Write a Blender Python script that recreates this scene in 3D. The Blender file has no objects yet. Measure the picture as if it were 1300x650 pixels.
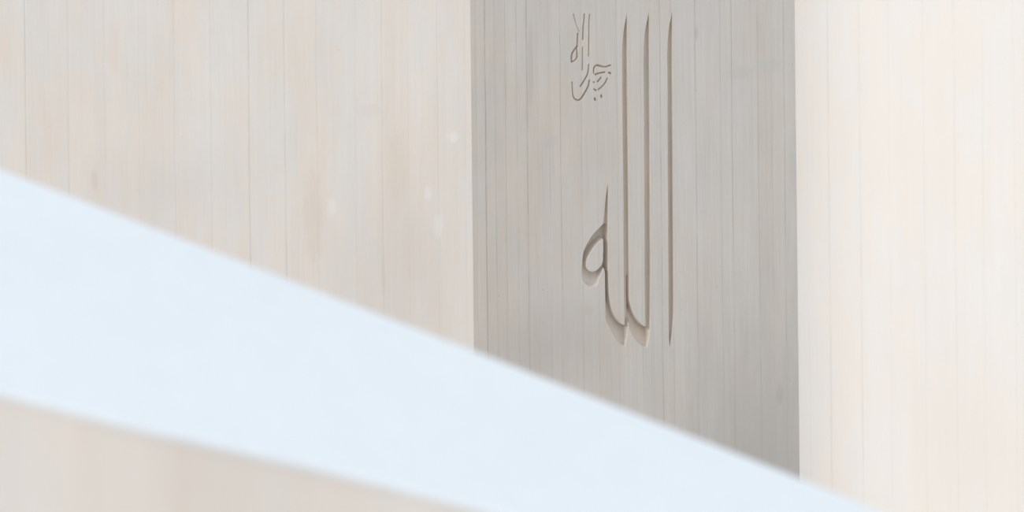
import bpy, math, random
import numpy as np
from mathutils import Vector, Matrix

# ------------------------------------------------------------------ camera
W, H = 1300, 650
F_MM = 85.0
FPX = F_MM / 36.0 * W
HORIZON = -400.0                       # image row of the horizon (the camera looks down past it with a shifted lens)
ROLL = math.radians(-0.62)
CAM = Vector((0.0, 0.0, 8.2))
SHIFT_Y = (HORIZON - H / 2) / W
RIGHT = Vector((math.cos(ROLL), 0, math.sin(ROLL)))
UP = Vector((-math.sin(ROLL), 0, math.cos(ROLL)))
FWD = Vector((0, 1, 0))

scn = bpy.context.scene
cam_d = bpy.data.cameras.new('camera')
cam = bpy.data.objects.new('camera', cam_d)
scn.collection.objects.link(cam)
cam.matrix_world = Matrix(((RIGHT.x, UP.x, -FWD.x, CAM.x),
                           (RIGHT.y, UP.y, -FWD.y, CAM.y),
                           (RIGHT.z, UP.z, -FWD.z, CAM.z),
                           (0, 0, 0, 1)))
cam_d.lens = F_MM
cam_d.sensor_width = 36.0
cam_d.shift_y = SHIFT_Y
cam_d.clip_end = 400
cam_d.dof.use_dof = True
cam_d.dof.focus_distance = 20.0
cam_d.dof.aperture_fstop = 1.35
scn.camera = cam

# ------------------------------------------------------------------ light
SUN_DIR = Vector((-0.86, -0.48, 0.52))       # towards the sun: left, behind the camera, veiled by thin cloud
SUN_STRENGTH = 2.15
SUN_ANGLE = 35
SKY_STRENGTH = 0.86
ZENITH = (0.86, 0.93, 1.02)
HORIZ = (0.86, 0.865, 0.88)
EXPOSURE = 0.085

world = bpy.data.worlds.new('sky')
scn.world = world
world.use_nodes = True
wn = world.node_tree
wn.nodes.clear()
wo = wn.nodes.new('ShaderNodeOutputWorld')
wb = wn.nodes.new('ShaderNodeBackground')
wt = wn.nodes.new('ShaderNodeTexCoord')
ws = wn.nodes.new('ShaderNodeSeparateXYZ')
wr = wn.nodes.new('ShaderNodeValToRGB')
wn.links.new(wt.outputs['Generated'], ws.inputs[0])
wn.links.new(ws.outputs['Z'], wr.inputs[0])
wn.links.new(wr.outputs[0], wb.inputs[0])
wn.links.new(wb.outputs[0], wo.inputs[0])
wr.color_ramp.elements[0].position = 0.0
wr.color_ramp.elements[0].color = (*HORIZ, 1)
wr.color_ramp.elements[1].position = 0.8
wr.color_ramp.elements[1].color = (*ZENITH, 1)
wb.inputs[1].default_value = SKY_STRENGTH

sun_d = bpy.data.lights.new('sun', 'SUN')
sun_d.energy = SUN_STRENGTH
sun_d.angle = math.radians(SUN_ANGLE)
sun_d.color = (1.0, 0.965, 0.92)
sun = bpy.data.objects.new('sun', sun_d)
sun.rotation_euler = SUN_DIR.to_track_quat('Z', 'Y').to_euler()
sun.location = (-12, -6, 16)
scn.collection.objects.link(sun)

vs = scn.view_settings
vs.view_transform = 'Standard'
vs.look = 'None'
vs.gamma = 1.0
vs.exposure = EXPOSURE
vs.use_curve_mapping = False

# ------------------------------------------------------------------ helpers
def ray(px, py):
    a = (px - W / 2) / FPX
    b = -(py - HORIZON) / FPX
    return FWD + RIGHT * a + UP * b          # unit depth along Y


def at(px, py, depth):
    return CAM + ray(px, py) * depth


def link(o, parent=None):
    scn.collection.objects.link(o)
    if parent is not None:
        o.parent = parent
        o.matrix_parent_inverse = parent.matrix_world.inverted()
    return o


def mesh_obj(name, verts, faces, mat, uvs=None, normals=None, smooth=False, parent=None, matrix=None):
    me = bpy.data.meshes.new(name)
    me.from_pydata([tuple(v) for v in verts], [], faces)
    if uvs is not None:
        lay = me.uv_layers.new(name='UVMap')
        vi = np.empty(len(me.loops), dtype=np.int32)
        me.loops.foreach_get('vertex_index', vi)
        arr = np.asarray(uvs, dtype=np.float32)[vi]
        lay.data.foreach_set('uv', arr.ravel())
    if smooth:
        me.polygons.foreach_set('use_smooth', [True] * len(me.polygons))
    me.update()
    if normals is not None:
        me.normals_split_custom_set_from_vertices([tuple(n) for n in normals])
    me.materials.append(mat)
    o = bpy.data.objects.new(name, me)
    if matrix is not None:
        o.matrix_world = matrix
    link(o, parent)
    return o


# ------------------------------------------------------------------ wall plan
def hit_y(px, py, y):
    return at(px, py, y - CAM.y)


A = hit_y(599.2, 220, 19.5)          # ridge between the left wall and the inscribed wall
B = hit_y(1012.0, 300, 20.7)         # inner corner where the right wall comes forward
A2, B2 = Vector((A.x, A.y)), Vector((B.x, B.y))
dirL = Vector((-1.0, 0.13)).normalized()
dirR = Vector((0.70, -0.72)).normalized()
F0 = A2 + dirL * 8.0
F3 = B2 + dirR * 6.5
WALL_TOP = 9.2
FLOOR = 1.15


class Wall:
    """a vertical face in plan from p to q, seen from its right-hand side (-Y)"""
    def __init__(s, p, q):
        s.p, s.q = p, q
        s.d = (q - p).normalized()
        s.n = Vector((s.d.y, -s.d.x))       # towards the viewer
        s.len = (q - p).length
        s.M = Matrix(((s.d.x, -s.n.x, 0, p.x),
                      (s.d.y, -s.n.y, 0, p.y),
                      (0, 0, 1, 0),
                      (0, 0, 0, 1)))        # local x along, local y into the wall, z up

    def uv(s, px, py):
        r = ray(px, py)
        c = Vector((CAM.x, CAM.y))
        r2 = Vector((r.x, r.y))
        t = (s.p - c).dot(s.n) / r2.dot(s.n)
        pt = CAM + r * t
        return ((Vector((pt.x, pt.y)) - s.p).dot(s.d), pt.z)


WL = Wall(F0, A2)
WB = Wall(A2, B2)
WR = Wall(B2, F3)

TH = 0.45


def mitre(w1, w2, p):
    n1, n2 = -w1.n, -w2.n
    m = (n1 + n2)
    m = m / (1 + n1.dot(n2))
    return p + m * TH


k0 = F0 - WL.n * TH
kA = mitre(WL, WB, A2)
kB = mitre(WB, WR, B2)
k3 = F3 - WR.n * TH


# ------------------------------------------------------------------ materials
class NT:
    def __init__(s, mat):
        mat.use_nodes = True
        s.t = mat.node_tree
        s.t.nodes.clear()

    def n(s, typ, **kw):
        nd = s.t.nodes.new(typ)
        for k, v in kw.items():
            setattr(nd, k, v)
        return nd

    def l(s, a, b):
        s.t.links.new(a, b)

    def val(s, sock, v):
        if isinstance(v, bpy.types.NodeSocket):
            s.l(v, sock)
        else:
            sock.default_value = v

    def m(s, op, a, b=0.0, c=None, clamp=False):
        nd = s.n('ShaderNodeMath', operation=op, use_clamp=clamp)
        s.val(nd.inputs[0], a)
        s.val(nd.inputs[1], b)
        if c is not None:
            s.val(nd.inputs[2], c)
        return nd.outputs[0]

    def map(s, v, a, b, c, d, smooth=False):
        nd = s.n('ShaderNodeMapRange')
        if smooth:
            nd.interpolation_type = 'SMOOTHSTEP'
        s.val(nd.inputs['Value'], v)
        nd.inputs['From Min'].default_value = a
        nd.inputs['From Max'].default_value = b
        nd.inputs['To Min'].default_value = c
        nd.inputs['To Max'].default_value = d
        return nd.outputs[0]

    def noise(s, vec, scale, detail=4.0, rough=0.55, off=(0, 0, 0)):
        mp = s.n('ShaderNodeMapping')
        s.l(vec, mp.inputs[0])
        mp.inputs['Scale'].default_value = scale
        mp.inputs['Location'].default_value = off
        nd = s.n('ShaderNodeTexNoise')
        s.l(mp.outputs[0], nd.inputs['Vector'])
        nd.inputs['Scale'].default_value = 1.0
        nd.inputs['Detail'].default_value = detail
        nd.inputs['Roughness'].default_value = rough
        return nd.outputs[0]

    def mix(s, f, a, b, mode='MIX'):
        nd = s.n('ShaderNodeMix', data_type='RGBA', blend_type=mode)
        s.val(nd.inputs[0], f)
        for sock, v in ((nd.inputs[6], a), (nd.inputs[7], b)):
            if isinstance(v, bpy.types.NodeSocket):
                s.l(v, sock)
            else:
                sock.default_value = (*v, 1.0)
        return nd.outputs[2]


def concrete(name, base, seams=(), spots=(), contrast=1.0, warm=0.5, seed=0.0, grain=1.0, warm_side=None, hue_span=1.0):
    """board-marked concrete; uv = metres along the wall and metres up"""
    mat = bpy.data.materials.new(name)
    g = NT(mat)
    uvn = g.n('ShaderNodeUVMap')
    uvn.uv_map = 'UVMap'
    vec = uvn.outputs[0]
    sp = g.n('ShaderNodeSeparateXYZ')
    g.l(vec, sp.inputs[0])
    u, z = sp.outputs[0], sp.outputs[1]
    o = seed * 7.3
    broad = g.noise(vec, (1.6, 0.55, 1), 3, 0.5, (o, o * .7, 0))
    mott = g.noise(vec, (5.5, 1.3, 1), 4, 0.6, (o + 3, 1, 0))
    tint = g.noise(vec, (2.6, 0.8, 1), 4, 0.6, (o + 9, 5, 0))
    gr1 = g.noise(vec, (85, 1.3, 1), 4, 0.6, (o, 2, 0))
    gr2 = g.noise(vec, (28, 0.35, 1), 2, 0.5, (o + 1, 8, 0))
    fine = g.noise(vec, (60, 38, 1), 3, 0.6, (o, 3, 0))
    cool = tuple(c * (1 + (f - 1) * hue_span) for c, f in zip(base, (0.992, 1.0, 1.012)))
    warmc = tuple(c * (1 + (f - 1) * hue_span) for c, f in zip(base, (1.018, 0.985, 0.945)))
    wf = g.map(tint, 0.36 + 0.14 * (0.5 - warm), 0.64 + 0.14 * (0.5 - warm), 0, 1, True)
    if warm_side is not None:
        u0, u1 = warm_side
        ws_ = g.map(u, u0, u1, 1.0, 0.0)
        wf = g.m('ADD', g.m('MULTIPLY', wf, 0.5), g.m('MULTIPLY', ws_, 0.45))
    col = g.mix(wf, cool, warmc)
    # brightness variation of the cast surface
    v = g.m('ADD', g.m('MULTIPLY', g.m('SUBTRACT', broad, 0.5), 0.10 * contrast),
            g.m('MULTIPLY', g.m('SUBTRACT', mott, 0.5), 0.13 * contrast))
    v = g.m('ADD', v, g.m('MULTIPLY', g.m('SUBTRACT', gr1, 0.5), 0.19 * contrast * grain))
    v = g.m('ADD', v, g.m('MULTIPLY', g.m('SUBTRACT', gr2, 0.5), 0.075 * contrast))
    v = g.m('ADD', v, g.m('MULTIPLY', g.m('SUBTRACT', fine, 0.5), 0.05 * contrast))
    # darker knots and smears, long in the grain of the boards
    sm = g.noise(vec, (11, 1.7, 1), 5, 0.7, (o + 20, 4, 0))
    v = g.m('SUBTRACT', v, g.map(sm, 0.62, 0.78, 0, 0.07 * contrast, True))
    height = g.m('ADD', g.m('MULTIPLY', gr1, 0.35), g.m('MULTIPLY', fine, 0.25))
    # board joints
    wob = g.m('MULTIPLY', g.m('SUBTRACT', g.noise(vec, (1.3, 1.1, 1), 2, 0.5, (o, 6, 0)), 0.5), 0.012)
    uw = g.m('ADD', u, wob)
    seam_sum = None
    for i, (su, sw, ss) in enumerate(seams):
        d = g.m('ABSOLUTE', g.m('SUBTRACT', uw, su))
        line = g.map(d, 0.0, sw, ss, 0.0, True)
        brk = g.map(g.noise(vec, (0.3, 1.4, 1), 4, 0.7, (o + i * 3.1, i * 5.7, 0)), 0.34, 0.56, 0.35, 1.0, True)
        line = g.m('MULTIPLY', line, brk)
        seam_sum = line if seam_sum is None else g.m('MAXIMUM', seam_sum, line)
    if seam_sum is not None:
        v = g.m('SUBTRACT', v, seam_sum)
        height = g.m('SUBTRACT', height, g.m('MULTIPLY', seam_sum, 2.0))
        # every board a slightly different tone
        us = sorted(s_[0] for s_ in seams if s_[2] > 0.03)[:30]
        lo, hi = us[0] - 0.3, us[-1] + 0.3
        cr = g.n('ShaderNodeValToRGB')
        cr.color_ramp.interpolation = 'CONSTANT'
        rnd = random.Random(int(seed * 10) + 5)
        els = cr.color_ramp.elements
        els[0].position = 0.0
        els[0].color = (0.5, 0.5, 0.5, 1)
        els[1].position = (us[0] - lo) / (hi - lo)
        t = rnd.random()
        els[1].color = (t, t, t, 1)
        for q in us[1:]:
            e = els.new((q - lo) / (hi - lo))
            t = rnd.random()
            e.color = (t, t, t, 1)
        g.l(g.map(uw, lo, hi, 0, 1), cr.inputs[0])
        v = g.m('ADD', v, g.m('MULTIPLY', g.m('SUBTRACT', cr.outputs[0], 0.5), 0.028 * contrast))
    # blow holes
    vo = g.n('ShaderNodeTexVoronoi')
    mp = g.n('ShaderNodeMapping')
    g.l(vec, mp.inputs[0])
    mp.inputs['Scale'].default_value = (11, 8, 1)
    g.l(mp.outputs[0], vo.inputs['Vector'])
    vo.inputs['Scale'].default_value = 1.0
    hole = g.map(vo.outputs['Distance'], 0.035, 0.075, 1.0, 0.0, True)
    sel = g.map(g.noise(vec, (4, 3, 1), 2, 0.5, (o + 31, 2, 0)), 0.55, 0.60, 0.0, 1.0)
    hole = g.m('MULTIPLY', hole, sel)
    v = g.m('SUBTRACT', v, g.m('MULTIPLY', hole, 0.16 * contrast))
    height = g.m('SUBTRACT', height, g.m('MULTIPLY', hole, 0.5))
    mul = g.m('ADD', 1.0, v)
    vm = g.n('ShaderNodeVectorMath', operation='SCALE')
    g.l(col, vm.inputs[0])
    g.l(mul, vm.inputs['Scale'])
    colo = vm.outputs[0]
    # patches of filler and stains; broad low ones put the walls' lower shade into the colour
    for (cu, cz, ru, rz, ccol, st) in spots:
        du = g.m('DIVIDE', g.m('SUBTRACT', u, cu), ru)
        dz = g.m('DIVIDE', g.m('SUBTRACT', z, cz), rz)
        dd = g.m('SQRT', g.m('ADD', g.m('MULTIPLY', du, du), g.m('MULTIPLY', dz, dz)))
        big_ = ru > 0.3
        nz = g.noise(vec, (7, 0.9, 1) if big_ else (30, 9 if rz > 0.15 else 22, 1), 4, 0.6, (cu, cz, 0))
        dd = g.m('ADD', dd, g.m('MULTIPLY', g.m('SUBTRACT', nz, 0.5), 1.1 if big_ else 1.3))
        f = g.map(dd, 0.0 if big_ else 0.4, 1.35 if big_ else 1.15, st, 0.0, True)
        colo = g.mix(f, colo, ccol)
    bs = g.n('ShaderNodeBsdfPrincipled')
    g.l(colo, bs.inputs['Base Color'])
    bs.inputs['Roughness'].default_value = 0.8
    bs.inputs['Specular IOR Level'].default_value = 0.25
    bp = g.n('ShaderNodeBump')
    bp.inputs['Strength'].default_value = 0.35
    bp.inputs['Distance'].default_value = 0.004
    g.l(height, bp.inputs['Height'])
    g.l(bp.outputs[0], bs.inputs['Normal'])
    out = g.n('ShaderNodeOutputMaterial')
    g.l(bs.outputs[0], out.inputs[0])
    return mat


def seams_from(wall, rows, k=1.0, kw=1.0):
    return [(wall.uv(px, py)[0], w * kw, s * k) for (px, py, w, s) in rows]


BASE = (0.685, 0.66, 0.63)
left_seams = seams_from(WL, [
    (32, 90, 0.010, 0.11), (86, 90, 0.012, 0.05), (132, 90, 0.010, 0.03), (176, 90, 0.010, 0.035),
    (222, 200, 0.012, 0.05), (268, 150, 0.012, 0.05), (316, 150, 0.012, 0.10), (361, 100, 0.011, 0.08),
    (403, 200, 0.010, 0.05), (451, 130, 0.010, 0.04), (487, 320, 0.012, 0.08), (520, 320, 0.010, 0.04),
    (555, 80, 0.009, 0.06), (590, 80, 0.008, 0.03),
    (-20, 80, 0.012, 0.08), (-70, 80, 0.012, 0.08), (-125, 80, 0.012, 0.08), (-180, 80, 0.012, 0.08)], 1.35)
back_seams = seams_from(WB, [
    (604, 100, 0.006, 0.06), (617.5, 250, 0.009, 0.17), (629, 150, 0.006, 0.07), (642, 150, 0.006, 0.08),
    (656, 100, 0.006, 0.08), (671, 300, 0.008, 0.13), (697, 100, 0.006, 0.05), (711, 100, 0.006, 0.13),
    (742, 500, 0.006, 0.07), (762, 500, 0.006, 0.06), (787, 480, 0.006, 0.07), (812, 5, 0.006, 0.06), (841, 380, 0.008, 0.11),
    (856.5, 500, 0.006, 0.09), (886.5, 450, 0.008, 0.11), (914, 60, 0.007, 0.07), (931, 300, 0.008, 0.12),
    (965.5, 420, 0.008, 0.10), (984, 500, 0.006, 0.05), (998.6, 420, 0.007, 0.10)], 1.7, 1.1)
right_seams = seams_from(WR, [
    (1027, 400, 0.012, 0.02), (1055, 480, 0.020, 0.050), (1094, 400, 0.020, 0.050), (1130, 300, 0.02, 0.015),
    (1175, 400, 0.022, 0.025), (1212, 200, 0.024, 0.030), (1250, 400, 0.022, 0.02), (1288, 200, 0.024, 0.02),
    (1340, 200, 0.024, 0.03), (1395, 200, 0.024, 0.03)], 1.5)


def spot(wall, px, py, rx, ry, col, st):
    u_, z_ = wall.uv(px, py)
    return (u_, z_, rx * 0.0065, ry * 0.0065, col, st)


PALE = (0.76, 0.77, 0.79)
m_left = concrete('board_marked_concrete_left', BASE, left_seams, [
    spot(WL, 575, 174, 9, 9, PALE, 0.45), spot(WL, 544, 246, 6, 10, PALE, 0.45),
    spot(WL, 557, 286, 8, 15, PALE, 0.42), spot(WL, 422, 262, 8, 12, PALE, 0.35),
    spot(WL, 120, 228, 6, 16, (0.60, 0.53, 0.49), 0.5), spot(WL, 487, 350, 3, 30, (0.56, 0.50, 0.44), 0.5),
    spot(WL, 470, 140, 22, 9, (0.66, 0.60, 0.58), 0.45),
    spot(WL, 505, 350, 100, 130, (0.60, 0.55, 0.505), 0.55), spot(WL, 210, 240, 110, 60, (0.61, 0.57, 0.53), 0.4),  # broad warm stains, also painting in some shade low on the wall
    spot(WL, 505, 215, 18, 60, (0.64, 0.58, 0.50), 0.45), spot(WL, 398, 280, 14, 70, (0.61, 0.55, 0.49), 0.4),
    spot(WL, 145, 60, 9, 40, (0.69, 0.61, 0.57), 0.45), spot(WL, 60, 170, 9, 50, (0.68, 0.59, 0.54), 0.4),
    spot(WL, 5, 60, 8, 40, (0.70, 0.62, 0.56), 0.45)],
    contrast=0.8, warm=0.5, seed=0.3, grain=0.55)
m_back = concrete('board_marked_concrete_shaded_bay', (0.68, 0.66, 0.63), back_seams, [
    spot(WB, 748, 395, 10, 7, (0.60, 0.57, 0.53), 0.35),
    spot(WB, 965, 610, 150, 280, (0.53, 0.515, 0.495), 0.8), spot(WB, 940, 92, 22, 10, (0.58, 0.575, 0.57), 0.4),  # broad patch: the darker lower right, shade painted into the base colour
    spot(WB, 673, 90, 5, 60, (0.58, 0.53, 0.48), 0.45), spot(WB, 690, 440, 110, 60, (0.56, 0.53, 0.495), 0.5),  # broad low patch: stain tone with some shade painted in
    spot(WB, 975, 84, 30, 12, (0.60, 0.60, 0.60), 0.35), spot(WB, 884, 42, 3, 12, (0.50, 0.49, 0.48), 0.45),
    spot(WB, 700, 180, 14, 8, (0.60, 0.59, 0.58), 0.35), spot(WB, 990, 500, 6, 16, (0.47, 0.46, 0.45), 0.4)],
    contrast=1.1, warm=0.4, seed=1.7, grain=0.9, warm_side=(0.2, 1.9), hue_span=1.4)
m_groove = concrete('brown_concrete_in_the_grooves', (0.66, 0.61, 0.555), [], [],  # browner and slightly darker than the wall face
                    contrast=1.3, warm=0.7, seed=6.2, grain=1.0)
m_deep = concrete('pale_concrete_in_the_wide_cuts', (0.69, 0.635, 0.57), [], [],
                  contrast=0.8, warm=0.6, seed=7.4, grain=0.7)
m_right = concrete('board_marked_concrete_right', (0.712, 0.695, 0.675), right_seams, [
    spot(WR, 1230, 560, 110, 150, (0.68, 0.645, 0.61), 0.5), spot(WR, 1190, 60, 60, 60, (0.73, 0.69, 0.64), 0.5)],  # lower patch adds some of the wall's shade to its colour
                   contrast=0.38, warm=0.45, seed=2.9, grain=0.6, hue_span=0.6)
m_body = concrete('board_marked_concrete_parapet', (0.80, 0.757, 0.71), [],
                  contrast=0.7, warm=0.75, seed=4.1, grain=0.3)


def coping_mat():
    mat = bpy.data.materials.new('white_painted_coping')
    g = NT(mat)
    tc = g.n('ShaderNodeTexCoord')
    vec = tc.outputs['Object']
    a = g.noise(vec, (1.2, 1.2, 1.2), 4, 0.6)
    b = g.noise(vec, (9, 9, 9), 4, 0.6, (3, 1, 2))
    v = g.m('ADD', 1.0, g.m('ADD', g.m('MULTIPLY', g.m('SUBTRACT', a, 0.5), 0.06),
                            g.m('MULTIPLY', g.m('SUBTRACT', b, 0.5), 0.05)))
    vm = g.n('ShaderNodeVectorMath', operation='SCALE')
    vm.inputs[0].default_value = (0.82, 0.87, 0.90)
    g.l(v, vm.inputs['Scale'])
    bs = g.n('ShaderNodeBsdfPrincipled')
    g.l(vm.outputs[0], bs.inputs['Base Color'])
    bs.inputs['Roughness'].default_value = 0.5
    bp = g.n('ShaderNodeBump')
    bp.inputs['Strength'].default_value = 0.25
    bp.inputs['Distance'].default_value = 0.01
    g.l(b, bp.inputs['Height'])
    g.l(bp.outputs[0], bs.inputs['Normal'])
    out = g.n('ShaderNodeOutputMaterial')
    g.l(bs.outputs[0], out.inputs[0])
    return mat


def paving_mat():
    mat = bpy.data.materials.new('pale_stone_paving')
    g = NT(mat)
    tc = g.n('ShaderNodeTexCoord')
    vec = tc.outputs['Object']
    a = g.noise(vec, (0.7, 0.7, 1), 5, 0.6)
    br = g.n('ShaderNodeTexBrick')
    g.l(vec, br.inputs['Vector'])
    br.inputs['Scale'].default_value = 1.0
    br.inputs['Brick Width'].default_value = 0.9
    br.inputs['Row Height'].default_value = 0.6
    br.inputs['Mortar Size'].default_value = 0.008
    br.inputs['Color1'].default_value = (0.38, 0.345, 0.31, 1)
    br.inputs['Color2'].default_value = (0.42, 0.38, 0.34, 1)
    br.inputs['Mortar'].default_value = (0.34, 0.31, 0.28, 1)
    vm = g.n('ShaderNodeVectorMath', operation='SCALE')
    g.l(br.outputs[0], vm.inputs[0])
    g.l(g.m('ADD', 0.92, g.m('MULTIPLY', a, 0.16)), vm.inputs['Scale'])
    bs = g.n('ShaderNodeBsdfPrincipled')
    g.l(vm.outputs[0], bs.inputs['Base Color'])
    bs.inputs['Roughness'].default_value = 0.75
    out = g.n('ShaderNodeOutputMaterial')
    g.l(bs.outputs[0], out.inputs[0])
    return mat


m_coping = coping_mat()
m_floor = paving_mat()

# ------------------------------------------------------------------ floor
fo = mesh_obj('floor', [(-30, -14, FLOOR - 0.3), (30, -14, FLOOR - 0.3), (30, 30, FLOOR - 0.3), (-30, 30, FLOOR - 0.3),
                        (-30, -14, FLOOR), (30, -14, FLOOR), (30, 30, FLOOR), (-30, 30, FLOOR)],
              [(0, 3, 2, 1), (4, 5, 6, 7), (0, 1, 5, 4), (1, 2, 6, 5), (2, 3, 7, 6), (3, 0, 4, 7)], m_floor)
fo['kind'] = 'structure'


# ------------------------------------------------------------------ plain walls
def plain_wall(name, w, kp, kq, mat, WALL_TOP=WALL_TOP):
    Mi = w.M.inverted()
    fr = [(0, 0), (w.len, 0)]
    bk = []
    for k in (kp, kq):
        l = Mi @ Vector((k.x, k.y, 0))
        bk.append((l.x, l.y))
    vs_, uv = [], []
    # front and back have vertices of their own, so that the uv never smears
    def quad(a, b):
        i = len(vs_)
        for (p, h) in ((a, FLOOR), (b, FLOOR), (b, WALL_TOP), (a, WALL_TOP)):
            vs_.append((p[0], p[1], h))
            uv.append((p[0] + p[1], h))
        return (i, i + 1, i + 2, i + 3)
    fs = [quad(fr[0], fr[1]), quad(fr[1], bk[1]), quad(bk[1], bk[0]), quad(bk[0], fr[0])]
    i = len(vs_)
    for h in (WALL_TOP, FLOOR):
        for p in (fr[0], fr[1], bk[1], bk[0]):
            vs_.append((p[0], p[1], h))
            uv.append((p[0], h + p[1]))
    fs.append((i, i + 1, i + 2, i + 3))
    fs.append((i + 7, i + 6, i + 5, i + 4))
    o = mesh_obj(name, vs_, fs, mat, uvs=uv, matrix=w.M)
    o['kind'] = 'structure'
    return o


plain_wall('wall_left', WL, k0, kA, m_left)
plain_wall('wall_right', WR, kB, k3, m_right)

# ------------------------------------------------------------------ the inscribed wall
PXM = 0.00655                        # metres on this wall under one pixel


def P(pts):
    return np.array([WB.uv(x, y) for x, y in pts])


def smooth_line(pts, n=5, closed=False):
    pts = np.array(pts, float)
    m = len(pts)
    out = []
    rng = range(m if closed else m - 1)
    for i in rng:
        if closed:
            p0, p1, p2, p3 = pts[(i - 1) % m], pts[i], pts[(i + 1) % m], pts[(i + 2) % m]
        else:
            p0 = pts[max(i - 1, 0)]; p1 = pts[i]; p2 = pts[i + 1]; p3 = pts[min(i + 2, m - 1)]
        for k in range(n):
            t = k / n
            out.append(0.5 * ((2 * p1) + (-p0 + p2) * t + (2 * p0 - 5 * p1 + 4 * p2 - p3) * t * t
                              + (-p0 + 3 * p1 - 3 * p2 + p3) * t ** 3))
    if not closed:
        out.append(pts[-1])
    return [tuple(q) for q in out]


# outlines, traced in photo pixels and laid onto the wall in metres
alif = ([(853.2, 15)] + smooth_line([(851.9, 24), (850.1, 32), (848.0, 50), (847.3, 70), (847.6, 110)]) +
        [(848.0, 200), (848.6, 300), (849.0, 380), (849.2, 410), (849.3, 428), (850.4, 442)] +
        smooth_line([(852.6, 430), (853.9, 420), (855.2, 402), (855.6, 380)]) +
        [(855.2, 300), (854.7, 220), (853.9, 70), (853.7, 30)])
lamr = ([(823.4, 15.5)] + smooth_line([(822, 25), (820.4, 33), (818.3, 46), (817.3, 70), (817.5, 110)]) +
        [(818.2, 225), (818.7, 340), (819.2, 400), (819.4, 421), (825.2, 421), (825.7, 400), (826.1, 340), (825.8, 225),
         (824.9, 70), (824.6, 40), (824.2, 24)])
laml = ([(795.6, 16)] + smooth_line([(794.8, 23), (793.4, 31), (791.2, 45), (790.1, 70), (790.3, 110)]) +
        [(791.3, 225), (792.1, 340), (792.6, 400), (792.8, 419), (796.5, 419), (798.9, 400), (799.1, 350), (798.4, 260), (797.9, 200),
         (796.8, 100), (796.5, 70), (796.3, 30)])
isl2 = smooth_line([(799.1, 350), (799.2, 377.4), (800.2, 385), (803, 394.8), (807.2, 403.4), (812.8, 410.8), (819, 415), (824.9, 416)])
lip2 = smooth_line([(820.8, 441.3), (816.6, 440.6), (810.3, 435), (803.3, 425.4), (798.8, 415.3)])
foot2 = isl2 + [(824.4, 426), (822.6, 436)] + lip2 + [(797.6, 402), (797.4, 350)]
isl1 = smooth_line([(772.5, 345), (773.1, 370), (774.1, 380), (776.4, 391), (779.6, 399.8), (784.5, 407.3), (790.6, 412.4), (798.2, 413.6)])
lip1 = smooth_line([(793.2, 440.2), (788.4, 438), (781.4, 430), (774.8, 417.6), (769.2, 407)])
foot1 = isl1 + [(797.4, 416), (796.2, 429)] + lip1 + [(768.6, 390), (768.3, 360), (768.2, 343)]
spike = ([(771.8, 230.5)] + smooth_line([(770.9, 238), (769.4, 250), (767.6, 267), (766.1, 284)]) +
         [(765.9, 291), (771.6, 291), (772.0, 284), (772.2, 250)])
loop_soft = smooth_line([(738.4, 344), (738.9, 351.4), (740.7, 357), (744, 361), (748.5, 363.6), (753.2, 364.2), (758.4, 361.5)])
loop_out = (smooth_line([(766, 284.3), (760.5, 289.9), (753, 297.7), (747, 307), (742.8, 315), (740.5, 323), (739.3, 333.9)]) +
            loop_soft + smooth_line([(760.3, 355), (762.6, 349.5), (765.1, 342.6), (767, 340.6)]) +
            [(768.0, 345), (768.4, 360), (772.2, 360), (772.0, 284.6)])
loop_in = smooth_line([(766, 303.5), (761.4, 306.8), (755, 313.2), (749.4, 321.7), (745.4, 329), (744.3, 336.6), (745.6, 341.6),
                       (748.5, 344.4), (752.2, 345.1), (756.8, 343.7), (761, 340.1), (764.2, 335.7), (765.6, 330), (766, 318)]) 
DRAFT = 1.0 * PXM


class Cut:
    """a carved region: outline, optional island, depth, edge draft, optional edge it shelves up to"""
    def __init__(s, letter, pts, depth, hole=None, soft=None, draft=1.0, pale=False):
        s.pale = pale
        s.letter = letter
        s.poly = P(pts)
        s.hole = P(hole) if hole else None
        s.soft = P(soft) if soft else None
        s.depth = depth * PXM
        s.draft = draft * PXM

    def box(s):
        return s.poly[:, 0].min(), s.poly[:, 0].max(), s.poly[:, 1].min(), s.poly[:, 1].max()

    def eval(s, X, Z):
        inside = in_poly(s.poly, X, Z)
        d = dist_line(s.poly, X, Z, True)
        if s.hole is not None:
            inside &= ~in_poly(s.hole, X, Z)
            d = np.minimum(d, dist_line(s.hole, X, Z, True))
        h = s.depth * np.clip(d / s.draft, 0, 1)
        if s.soft is not None:
            ds = dist_line(s.soft, X, Z, False)
            h = np.minimum(h, 4.6 * PXM * np.clip(ds / (2.0 * PXM), 0, 1) + 0.42 * ds)
        return np.where(inside, h, 0.0)


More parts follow.
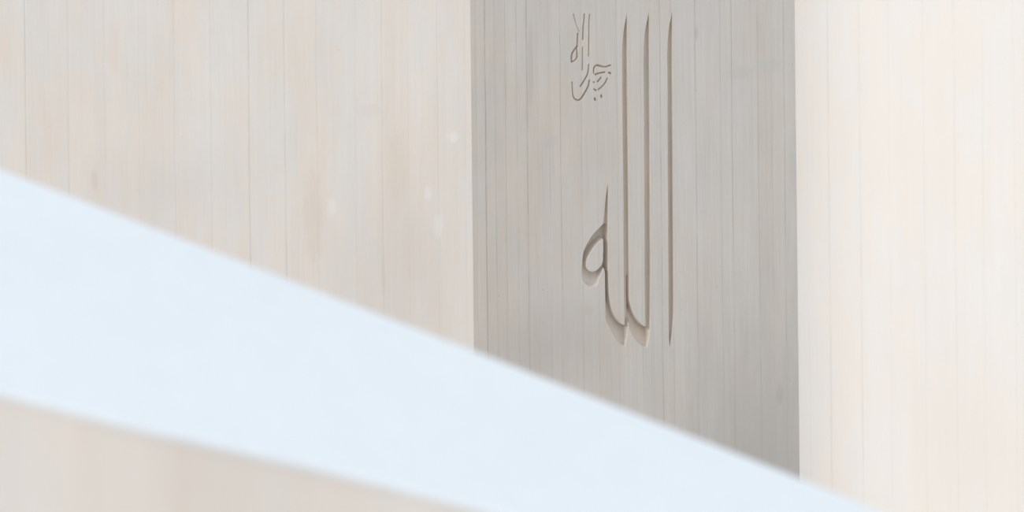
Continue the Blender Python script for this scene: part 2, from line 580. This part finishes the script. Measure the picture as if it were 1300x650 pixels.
class Stroke:
    """a carved line: centre line in photo pixels with a width at each end"""
    def __init__(s, letter, pts, w0, w1, depth, wm=None):
        pts = smooth_line(pts, 4) if len(pts) > 2 else pts
        s.letter = letter
        s.poly = P(pts)
        n = len(pts)
        t = np.linspace(0, 1, n)
        if wm is None:
            s.w = (w0 + (w1 - w0) * t) * PXM * 0.58
        else:
            s.w = np.interp(t, [0, 0.5, 1], [w0, wm, w1]) * PXM * 0.58
        s.depth = depth * 1.2 * PXM

    def box(s):
        m = s.w.max()
        return s.poly[:, 0].min() - m, s.poly[:, 0].max() + m, s.poly[:, 1].min() - m, s.poly[:, 1].max() + m

    def eval(s, X, Z):
        best = np.full(X.shape, -1e9)
        for i in range(len(s.poly) - 1):
            a, b = s.poly[i], s.poly[i + 1]
            ab = b - a
            L = (ab ** 2).sum() + 1e-12
            t = np.clip(((X - a[0]) * ab[0] + (Z - a[1]) * ab[1]) / L, 0, 1)
            d = np.hypot(X - a[0] - t * ab[0], Z - a[1] - t * ab[1])
            best = np.maximum(best, s.w[i] + (s.w[i + 1] - s.w[i]) * t - d)
        return s.depth * np.clip(best / (0.7 * PXM), 0, 1)


def in_poly(poly, X, Z):
    r = np.zeros(X.shape, bool)
    n = len(poly)
    for i in range(n):
        x0, z0 = poly[i]
        x1, z1 = poly[(i + 1) % n]
        if z0 == z1:
            continue
        c = ((z0 > Z) != (z1 > Z)) & (X < (x1 - x0) * (Z - z0) / (z1 - z0) + x0)
        r ^= c
    return r


def dist_line(poly, X, Z, closed):
    d2 = np.full(X.shape, 1e9)
    n = len(poly)
    for i in range(n if closed else n - 1):
        a, b = poly[i], poly[(i + 1) % n]
        ab = b - a
        L = (ab ** 2).sum() + 1e-12
        t = np.clip(((X - a[0]) * ab[0] + (Z - a[1]) * ab[1]) / L, 0, 1)
        d2 = np.minimum(d2, (X - a[0] - t * ab[0]) ** 2 + (Z - a[1] - t * ab[1]) ** 2)
    return np.sqrt(d2)


CH, DP = 5.6, 15.0
BIG = [Cut(0, alif, CH), Cut(1, lamr, CH), Cut(2, laml, CH),
       Cut(1, foot2, DP, soft=lip2 + [(798.2, 412)], pale=True), Cut(2, foot1, DP, soft=lip1 + [(768.9, 400)], pale=True),
       Cut(3, spike, CH), Cut(3, loop_out, 14.0, hole=loop_in, soft=loop_soft, pale=True),
       Stroke(2, [(771.0, 353), (771.2, 357.5)], 1.5, 1.5, 11), Stroke(2, [(771.4, 362.5), (771.5, 366.5)], 1.1, 1.1, 10),
       Stroke(2, [(770.0, 389), (770.2, 390.5)], 1.3, 1.3, 9), Stroke(2, [(771.0, 403.6), (771.8, 404.8)], 1.4, 1.4, 9)]
S = 3.0
SMALL = [Stroke(10, [(728, 18), (729.6, 24), (731.8, 32), (735.4, 40.3)], 1.4, 0.9, 1.6),
         Stroke(11, [(741.9, 18), (741.5, 25), (740.5, 34.2), (740, 50)], 1.5, 2.0, 2.4),
         Stroke(12, [(748.7, 18), (747.8, 29), (747.7, 46), (747.4, 71)], 1.3, 1.7, 2.0),
         Stroke(13, [(733.7, 42.5), (733.2, 50), (732.7, 58.5)], 1.9, 2.0, 2.6),
         Stroke(13, [(732.6, 59), (729.6, 63), (726.7, 67.7), (725.6, 73), (725.9, 78.8)], 2.6, 2.0, 3.6),
         Stroke(13, [(725.9, 78.4), (728.8, 77.4), (731.5, 75), (732.7, 71.5), (732.4, 65), (732.4, 59)], 1.6, 1.5, 3.2, 2.2),
         Stroke(14, [(739.6, 60), (739.5, 88.5)], 1.3, 1.9, 1.9),
         Stroke(15, [(747.6, 82), (746.4, 92.5), (743.3, 99.7), (737.2, 109.4)], 1.4, 2.3, S, 2.1),
         Stroke(16, [(748.4, 102), (746.7, 109.8), (742.5, 118), (738.2, 124.6), (735, 127.3)], 1.6, 2.4, 3.6, 2.6),
         Stroke(16, [(735, 127.3), (731.6, 126.8), (728.6, 123.8), (727.2, 118.5), (726.7, 111), (726.2, 104)], 2.0, 1.2, 2.6),
         Stroke(17, [(753.9, 93), (753.7, 89), (754.5, 85.4), (757.6, 83), (762.3, 84), (768.2, 85), (774.7, 83)], 1.4, 2.2, S, 2.2),
         Stroke(18, [(756.2, 94.5), (761.5, 92.9), (767.8, 91.7)], 2.5, 1.9, S),
         Stroke(19, [(772.9, 92.2), (775.3, 93.2)], 1.9, 2.5, S),
         Stroke(20, [(762.8, 98.3), (761.8, 100.6), (759.2, 103.4)], 1.8, 2.5, S),
         Stroke(21, [(771, 99.6), (768.6, 104.6), (765.2, 109.2), (760.4, 113.2)], 1.7, 2.6, S),
         Stroke(22, [(753.2, 104.3), (755, 104.7)], 1.5, 1.5, 2.0),
         Stroke(23, [(753.6, 112.8), (757, 115)], 1.3, 2.2, 2.4),
         Stroke(24, [(763.3, 121.2), (764, 123.2)], 2.3, 2.5, S),
         Stroke(25, [(755.1, 124.6), (755.9, 127)], 2.2, 2.6, S)]


def bbox(items):
    b = np.array([i.box() for i in items])
    return b[:, 0].min(), b[:, 1].max(), b[:, 2].min(), b[:, 3].max()


pad = 2 * PXM
b_small = bbox(SMALL)
b_r = bbox(BIG[:4])                    # alif, both lams
b_l = bbox(BIG[5:7] + [BIG[4]])        # heh and first sweep
uc = [b_l[0] - pad, (b_small[1] + b_r[0]) / 2, b_r[1] + pad]
u_small0 = b_small[0] - pad
Us = sorted([0.0, u_small0, uc[0], uc[1], uc[2], WB.len])
z_top = max(b_r[3], b_small[3]) + pad
z_s0 = b_small[2] - pad
z_h1 = b_l[3] + pad
z_bot = min(b_r[2], b_l[2]) - pad
Zs = sorted([FLOOR, z_bot, z_h1, z_s0, z_top, WALL_TOP])


def in_rng(a, lo, hi):
    return lo - 1e-6 <= a <= hi + 1e-6


flat_v, flat_f, flat_uv = [], [], []
parts = {}          # letter -> (verts, faces, uvs, normals)
wall_v, wall_f, wall_uv = [], [], []


def add_quad(p):
    i = len(wall_v)
    for q in p:
        wall_v.append(q)
        wall_uv.append((q[0], q[2]))
    wall_f.append((i, i + 1, i + 2, i + 3))


def refine(u0, u1, z0, z1, step, items):
    nu = max(2, int(round((u1 - u0) / step)))
    nz = max(2, int(round((z1 - z0) / step)))
    us = np.linspace(u0, u1, nu + 1)
    zs = np.linspace(z0, z1, nz + 1)
    X, Z = np.meshgrid(us, zs)
    Hh = np.zeros(X.shape)
    Id = np.full(X.shape, -1)
    # each item is evaluated only inside its own box
    def height_at(XX, ZZ, want_id=False):
        h_ = np.zeros(XX.shape)
        id_ = np.full(XX.shape, -1)
        for it in items:
            bx = it.box()
            m = (XX >= bx[0] - PXM) & (XX <= bx[1] + PXM) & (ZZ >= bx[2] - PXM) & (ZZ <= bx[3] + PXM)
            if not m.any():
                continue
            e = it.eval(XX[m], ZZ[m])
            cur = h_[m]
            ci = id_[m]
            up = e > cur + 1e-9
            ci[up] = it.letter + (100 if getattr(it, 'pale', False) else 0)
            cur[up] = e[up]
            h_[m] = cur
            id_[m] = ci
        return h_, id_
    Hh, Id = height_at(X, Z)
    Hh[Hh < 1e-5] = 0
    gx = np.gradient(Hh, us, axis=1)
    gz = np.gradient(Hh, zs, axis=0)
    idx = np.arange(X.size).reshape(X.shape)
    a, b, c, d = Id[:-1, :-1], Id[:-1, 1:], Id[1:, 1:], Id[1:, :-1]
    cid = np.maximum(np.maximum(a, b), np.maximum(c, d))
    mxh = np.maximum(np.maximum(Hh[:-1, :-1], Hh[:-1, 1:]), np.maximum(Hh[1:, 1:], Hh[1:, :-1]))
    cid[mxh <= 0] = -1
    Y = Hh
    nrm = np.stack([gx, -np.ones_like(gx), gz], -1)
    nrm /= np.linalg.norm(nrm, axis=-1, keepdims=True)
    V = np.stack([X, Y, Z], -1).reshape(-1, 3)
    N = nrm.reshape(-1, 3)
    q = np.stack([idx[:-1, :-1], idx[:-1, 1:], idx[1:, 1:], idx[1:, :-1]], -1)
    for L in np.unique(cid):
        sel = q[cid == L].reshape(-1, 4)
        uq, inv = np.unique(sel.ravel(), return_inverse=True)
        inv = inv.reshape(-1, 4)
        if L < 0:
            base = len(wall_v)
            wall_v.extend(map(tuple, V[uq]))
            wall_uv.extend(map(tuple, V[uq][:, [0, 2]]))
            wall_f.extend([tuple(int(k) + base for k in r) for r in inv])
        else:
            pv, pf, pn, pm = parts.setdefault(int(L) % 100, ([], [], [], []))
            pm.extend([int(L) // 100] * len(inv))
            base = len(pv)
            pv.extend(map(tuple, V[uq]))
            pn.extend(map(tuple, N[uq]))
            pf.extend([tuple(int(k) + base for k in r) for r in inv])


for iu in range(len(Us) - 1):
    for iz in range(len(Zs) - 1):
        u0, u1, z0, z1 = Us[iu], Us[iu + 1], Zs[iz], Zs[iz + 1]
        if u1 - u0 < 1e-6 or z1 - z0 < 1e-6:
            continue
        um, zm = (u0 + u1) / 2, (z0 + z1) / 2
        if uc[1] < um < uc[2] and z_bot < zm < z_top:
            refine(u0, u1, z0, z1, 0.5 * PXM, BIG)
        elif uc[0] < um < uc[1] and z_bot < zm < z_h1:
            refine(u0, u1, z0, z1, 0.5 * PXM, BIG)
        elif u_small0 < um < uc[1] and z_s0 < zm < z_top:
            refine(u0, u1, z0, z1, 0.33 * PXM, SMALL)
        else:
            add_quad([(u0, 0, z0), (u1, 0, z0), (u1, 0, z1), (u0, 0, z1)])

# sides, top, bottom and back of the slab
Mi = WB.M.inverted()
lA = Mi @ Vector((kA.x, kA.y, 0))
lB = Mi @ Vector((kB.x, kB.y, 0))
fr = [(0.0, 0.0), (WB.len, 0.0)]
bk = [(lA.x, lA.y), (lB.x, lB.y)]
for a_, b_ in ((fr[1], bk[1]), (bk[1], bk[0]), (bk[0], fr[0])):
    add_quad([(a_[0], a_[1], FLOOR), (b_[0], b_[1], FLOOR), (b_[0], b_[1], WALL_TOP), (a_[0], a_[1], WALL_TOP)])
add_quad([(*fr[0], WALL_TOP), (*fr[1], WALL_TOP), (*bk[1], WALL_TOP), (*bk[0], WALL_TOP)])
add_quad([(*bk[0], FLOOR), (*bk[1], FLOOR), (*fr[1], FLOOR), (*fr[0], FLOOR)])
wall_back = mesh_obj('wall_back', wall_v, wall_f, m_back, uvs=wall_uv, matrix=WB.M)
wall_back['kind'] = 'structure'


def inscription(name, label, category, items_box):
    e = bpy.data.objects.new(name, None)
    base = WB.M @ Vector(((items_box[0] + items_box[1]) / 2, 0, items_box[2]))
    e.matrix_world = Matrix.Translation(base) @ WB.M.to_3x3().to_4x4()
    e.empty_display_size = 0.2
    scn.collection.objects.link(e)
    e['label'] = label
    e['category'] = category
    return e


def letter_obj(name, parent, L):
    pv, pf, pn, pm = parts[L]
    off = parent.matrix_world.inverted() @ WB.M
    vv = [tuple(off @ Vector(p)) for p in pv]
    me_uv = [(p[0], p[2]) for p in pv]
    me = bpy.data.meshes.new(name)
    me.from_pydata(vv, [], pf)
    lay = me.uv_layers.new(name='UVMap')
    vi = np.empty(len(me.loops), dtype=np.int32)
    me.loops.foreach_get('vertex_index', vi)
    lay.data.foreach_set('uv', np.asarray(me_uv, dtype=np.float32)[vi].ravel())
    me.polygons.foreach_set('use_smooth', [True] * len(me.polygons))
    me.update()
    me.normals_split_custom_set_from_vertices([tuple(n) for n in pn])
    me.materials.append(m_groove)
    me.materials.append(m_deep)
    me.polygons.foreach_set('material_index', pm)
    o = bpy.data.objects.new(name, me)
    scn.collection.objects.link(o)
    o.parent = parent
    return o


big = inscription('carved_word', 'large Arabic word carved in tall pointed grooves into the shaded concrete wall',
                  'inscription', bbox(BIG))
for L, lab in ((0, 'separate straight upright groove at the far right, pointed at both ends'),
               (1, 'tall groove with a broad rounded foot sweeping left'),
               (2, 'tall groove with a foot running up to the loop'),
               (3, 'low teardrop loop under a short spike')):
    o = letter_obj('carved_letter', big, L)
    o['label'] = lab
small = inscription('carved_phrase', 'small shallow Arabic phrase carved near the top, left of the tall grooves',
                    'inscription', bbox(SMALL))
for L in sorted(k for k in parts if k >= 10):
    letter_obj('carved_dot' if L in (19, 22, 23, 24, 25) else 'carved_stroke', small, L)

# ------------------------------------------------------------------ sloping parapet in the foreground
# upper (far) edge and lower (near) edge of its top, real points in space
def prof(p, q, t):
    return p + (q - p) * t


far_px = [(-260, 115, 8.35), (0, 213.5, 8.0), (300, 328.5, 7.83), (600, 443.5, 7.66), (820, 529.5, 7.54), (1017, 606.5, 7.45),
          (1125, 650.5, 7.4), (1400, 765, 7.25)]
far_pts = [at(x, y, d) for x, y, d in far_px]


# plane of the top through three points: far left, far right and one on the near edge
def plane3(a, b, c):
    n = (b - a).cross(c - a).normalized()
    return a, n if n.z > 0 else -n


f0, f1 = at(0, 213.5, 8.0), at(1125, 650.5, 7.4)
slope = (f1.z - f0.z) / math.hypot(f1.x - f0.x, f1.y - f0.y)
# level across: the near point lies at the height its place along the slope gives
along = Vector((f1.x - f0.x, f1.y - f0.y)).normalized()
across = Vector((along.y, -along.x))
pn0 = f0
pn = Vector((along.x, along.y, slope)).cross(Vector((across.x, across.y, -0.02))).normalized()
if pn.z < 0:
    pn = -pn


def on_top(px, py):
    r = ray(px, py)
    t = (pn0 - CAM).dot(pn) / r.dot(pn)
    return CAM + r * t


far_line = [on_top(x, y) for x, y, _ in far_px]
near_px = [(-260, 437), (-120, 466), (0, 494.5), (100, 520.5), (200, 545), (300, 567), (400, 589.5), (500, 614), (620, 645), (760, 683), (1000, 752), (1300, 842)]
near_line = [on_top(x, y) for x, y in near_px]
print('parapet near/far', near_line[2], far_line[1])


def resample(line, n):
    L = [0.0]
    for a, b in zip(line, line[1:]):
        L.append(L[-1] + (b - a).length)
    out = []
    for k in range(n):
        s_ = L[-1] * k / (n - 1)
        j = 0
        while j < len(L) - 2 and L[j + 1] < s_:
            j += 1
        t = (s_ - L[j]) / (L[j + 1] - L[j])
        out.append(line[j].lerp(line[j + 1], t))
    return out


NS = 60
fl = resample(far_line, NS)
nl = resample(near_line, NS)
COP = 0.022            # thickness of the white coping
RAD = 0.012


def section(a, b, shrink, z_off_top, z_off_bot, rad, seg=6):
    """cross section between far edge a and near edge b: list of points, rounded upper arrises"""
    ax = (b - a)
    ax.normalize()
    up = Vector((0, 0, 1))
    a1 = a + ax * shrink
    b1 = b - ax * shrink
    pts = [a1 + up * z_off_bot]
    for k in range(seg + 1):
        th = math.pi / 2 * k / seg
        pts.append(a1 + ax * rad * (1 - math.cos(th)) + up * (z_off_top - rad * (1 - math.sin(th))))
    for k in range(seg + 1):
        th = math.pi / 2 * (1 - k / seg)
        pts.append(b1 - ax * rad * (1 - math.cos(th)) + up * (z_off_top - rad * (1 - math.sin(th))))
    pts.append(b1 + up * z_off_bot)
    return pts


par = bpy.data.objects.new('parapet', None)
mid = (fl[NS // 2] + nl[NS // 2]) / 2
par.location = (mid.x, mid.y, FLOOR)
scn.collection.objects.link(par)
par['label'] = 'sloping parapet in the blurred foreground with a broad white top over beige concrete'
par['category'] = 'parapet'
bpy.context.view_layer.update()


def sweep(name, secs, mat, smooth=True):
    vs_, fs, uv = [], [], []
    n = len(secs[0])
    run = 0.0
    for i, sc in enumerate(secs):
        if i:
            run += (sc[-1] - secs[i - 1][-1]).length
        for p in sc:
            vs_.append(p - par.location)
            uv.append((run, p.z))
    for i in range(len(secs) - 1):
        for k in range(n):
            k2 = (k + 1) % n
            fs.append((i * n + k, i * n + k2, (i + 1) * n + k2, (i + 1) * n + k))
    fs.append(tuple(range(n))[::-1])
    fs.append(tuple((len(secs) - 1) * n + k for k in range(n)))
    me = bpy.data.meshes.new(name)
    me.from_pydata([tuple(v) for v in vs_], [], fs)
    lay = me.uv_layers.new(name='UVMap')
    for lp in me.loops:
        lay.data[lp.index].uv = uv[lp.vertex_index]
    import bmesh
    bm = bmesh.new()
    bm.from_mesh(me)
    bmesh.ops.recalc_face_normals(bm, faces=bm.faces)
    bm.to_mesh(me)
    bm.free()
    me.materials.append(mat)
    o = bpy.data.objects.new(name, me)
    scn.collection.objects.link(o)
    o.parent = par
    return o


sweep('coping', [section(a, b, 0.0, 0.0, -COP, RAD) for a, b in zip(fl, nl)], m_coping)
body = []
for a, b in zip(fl, nl):
    ax = (b - a).normalized()
    a1, b1 = a + ax * 0.006, b - ax * 0.006
    body.append([Vector((a1.x, a1.y, FLOOR)), a1 + Vector((0, 0, -COP)), b1 + Vector((0, 0, -COP)), Vector((b1.x, b1.y, FLOOR))])
sweep('body', body, m_body)
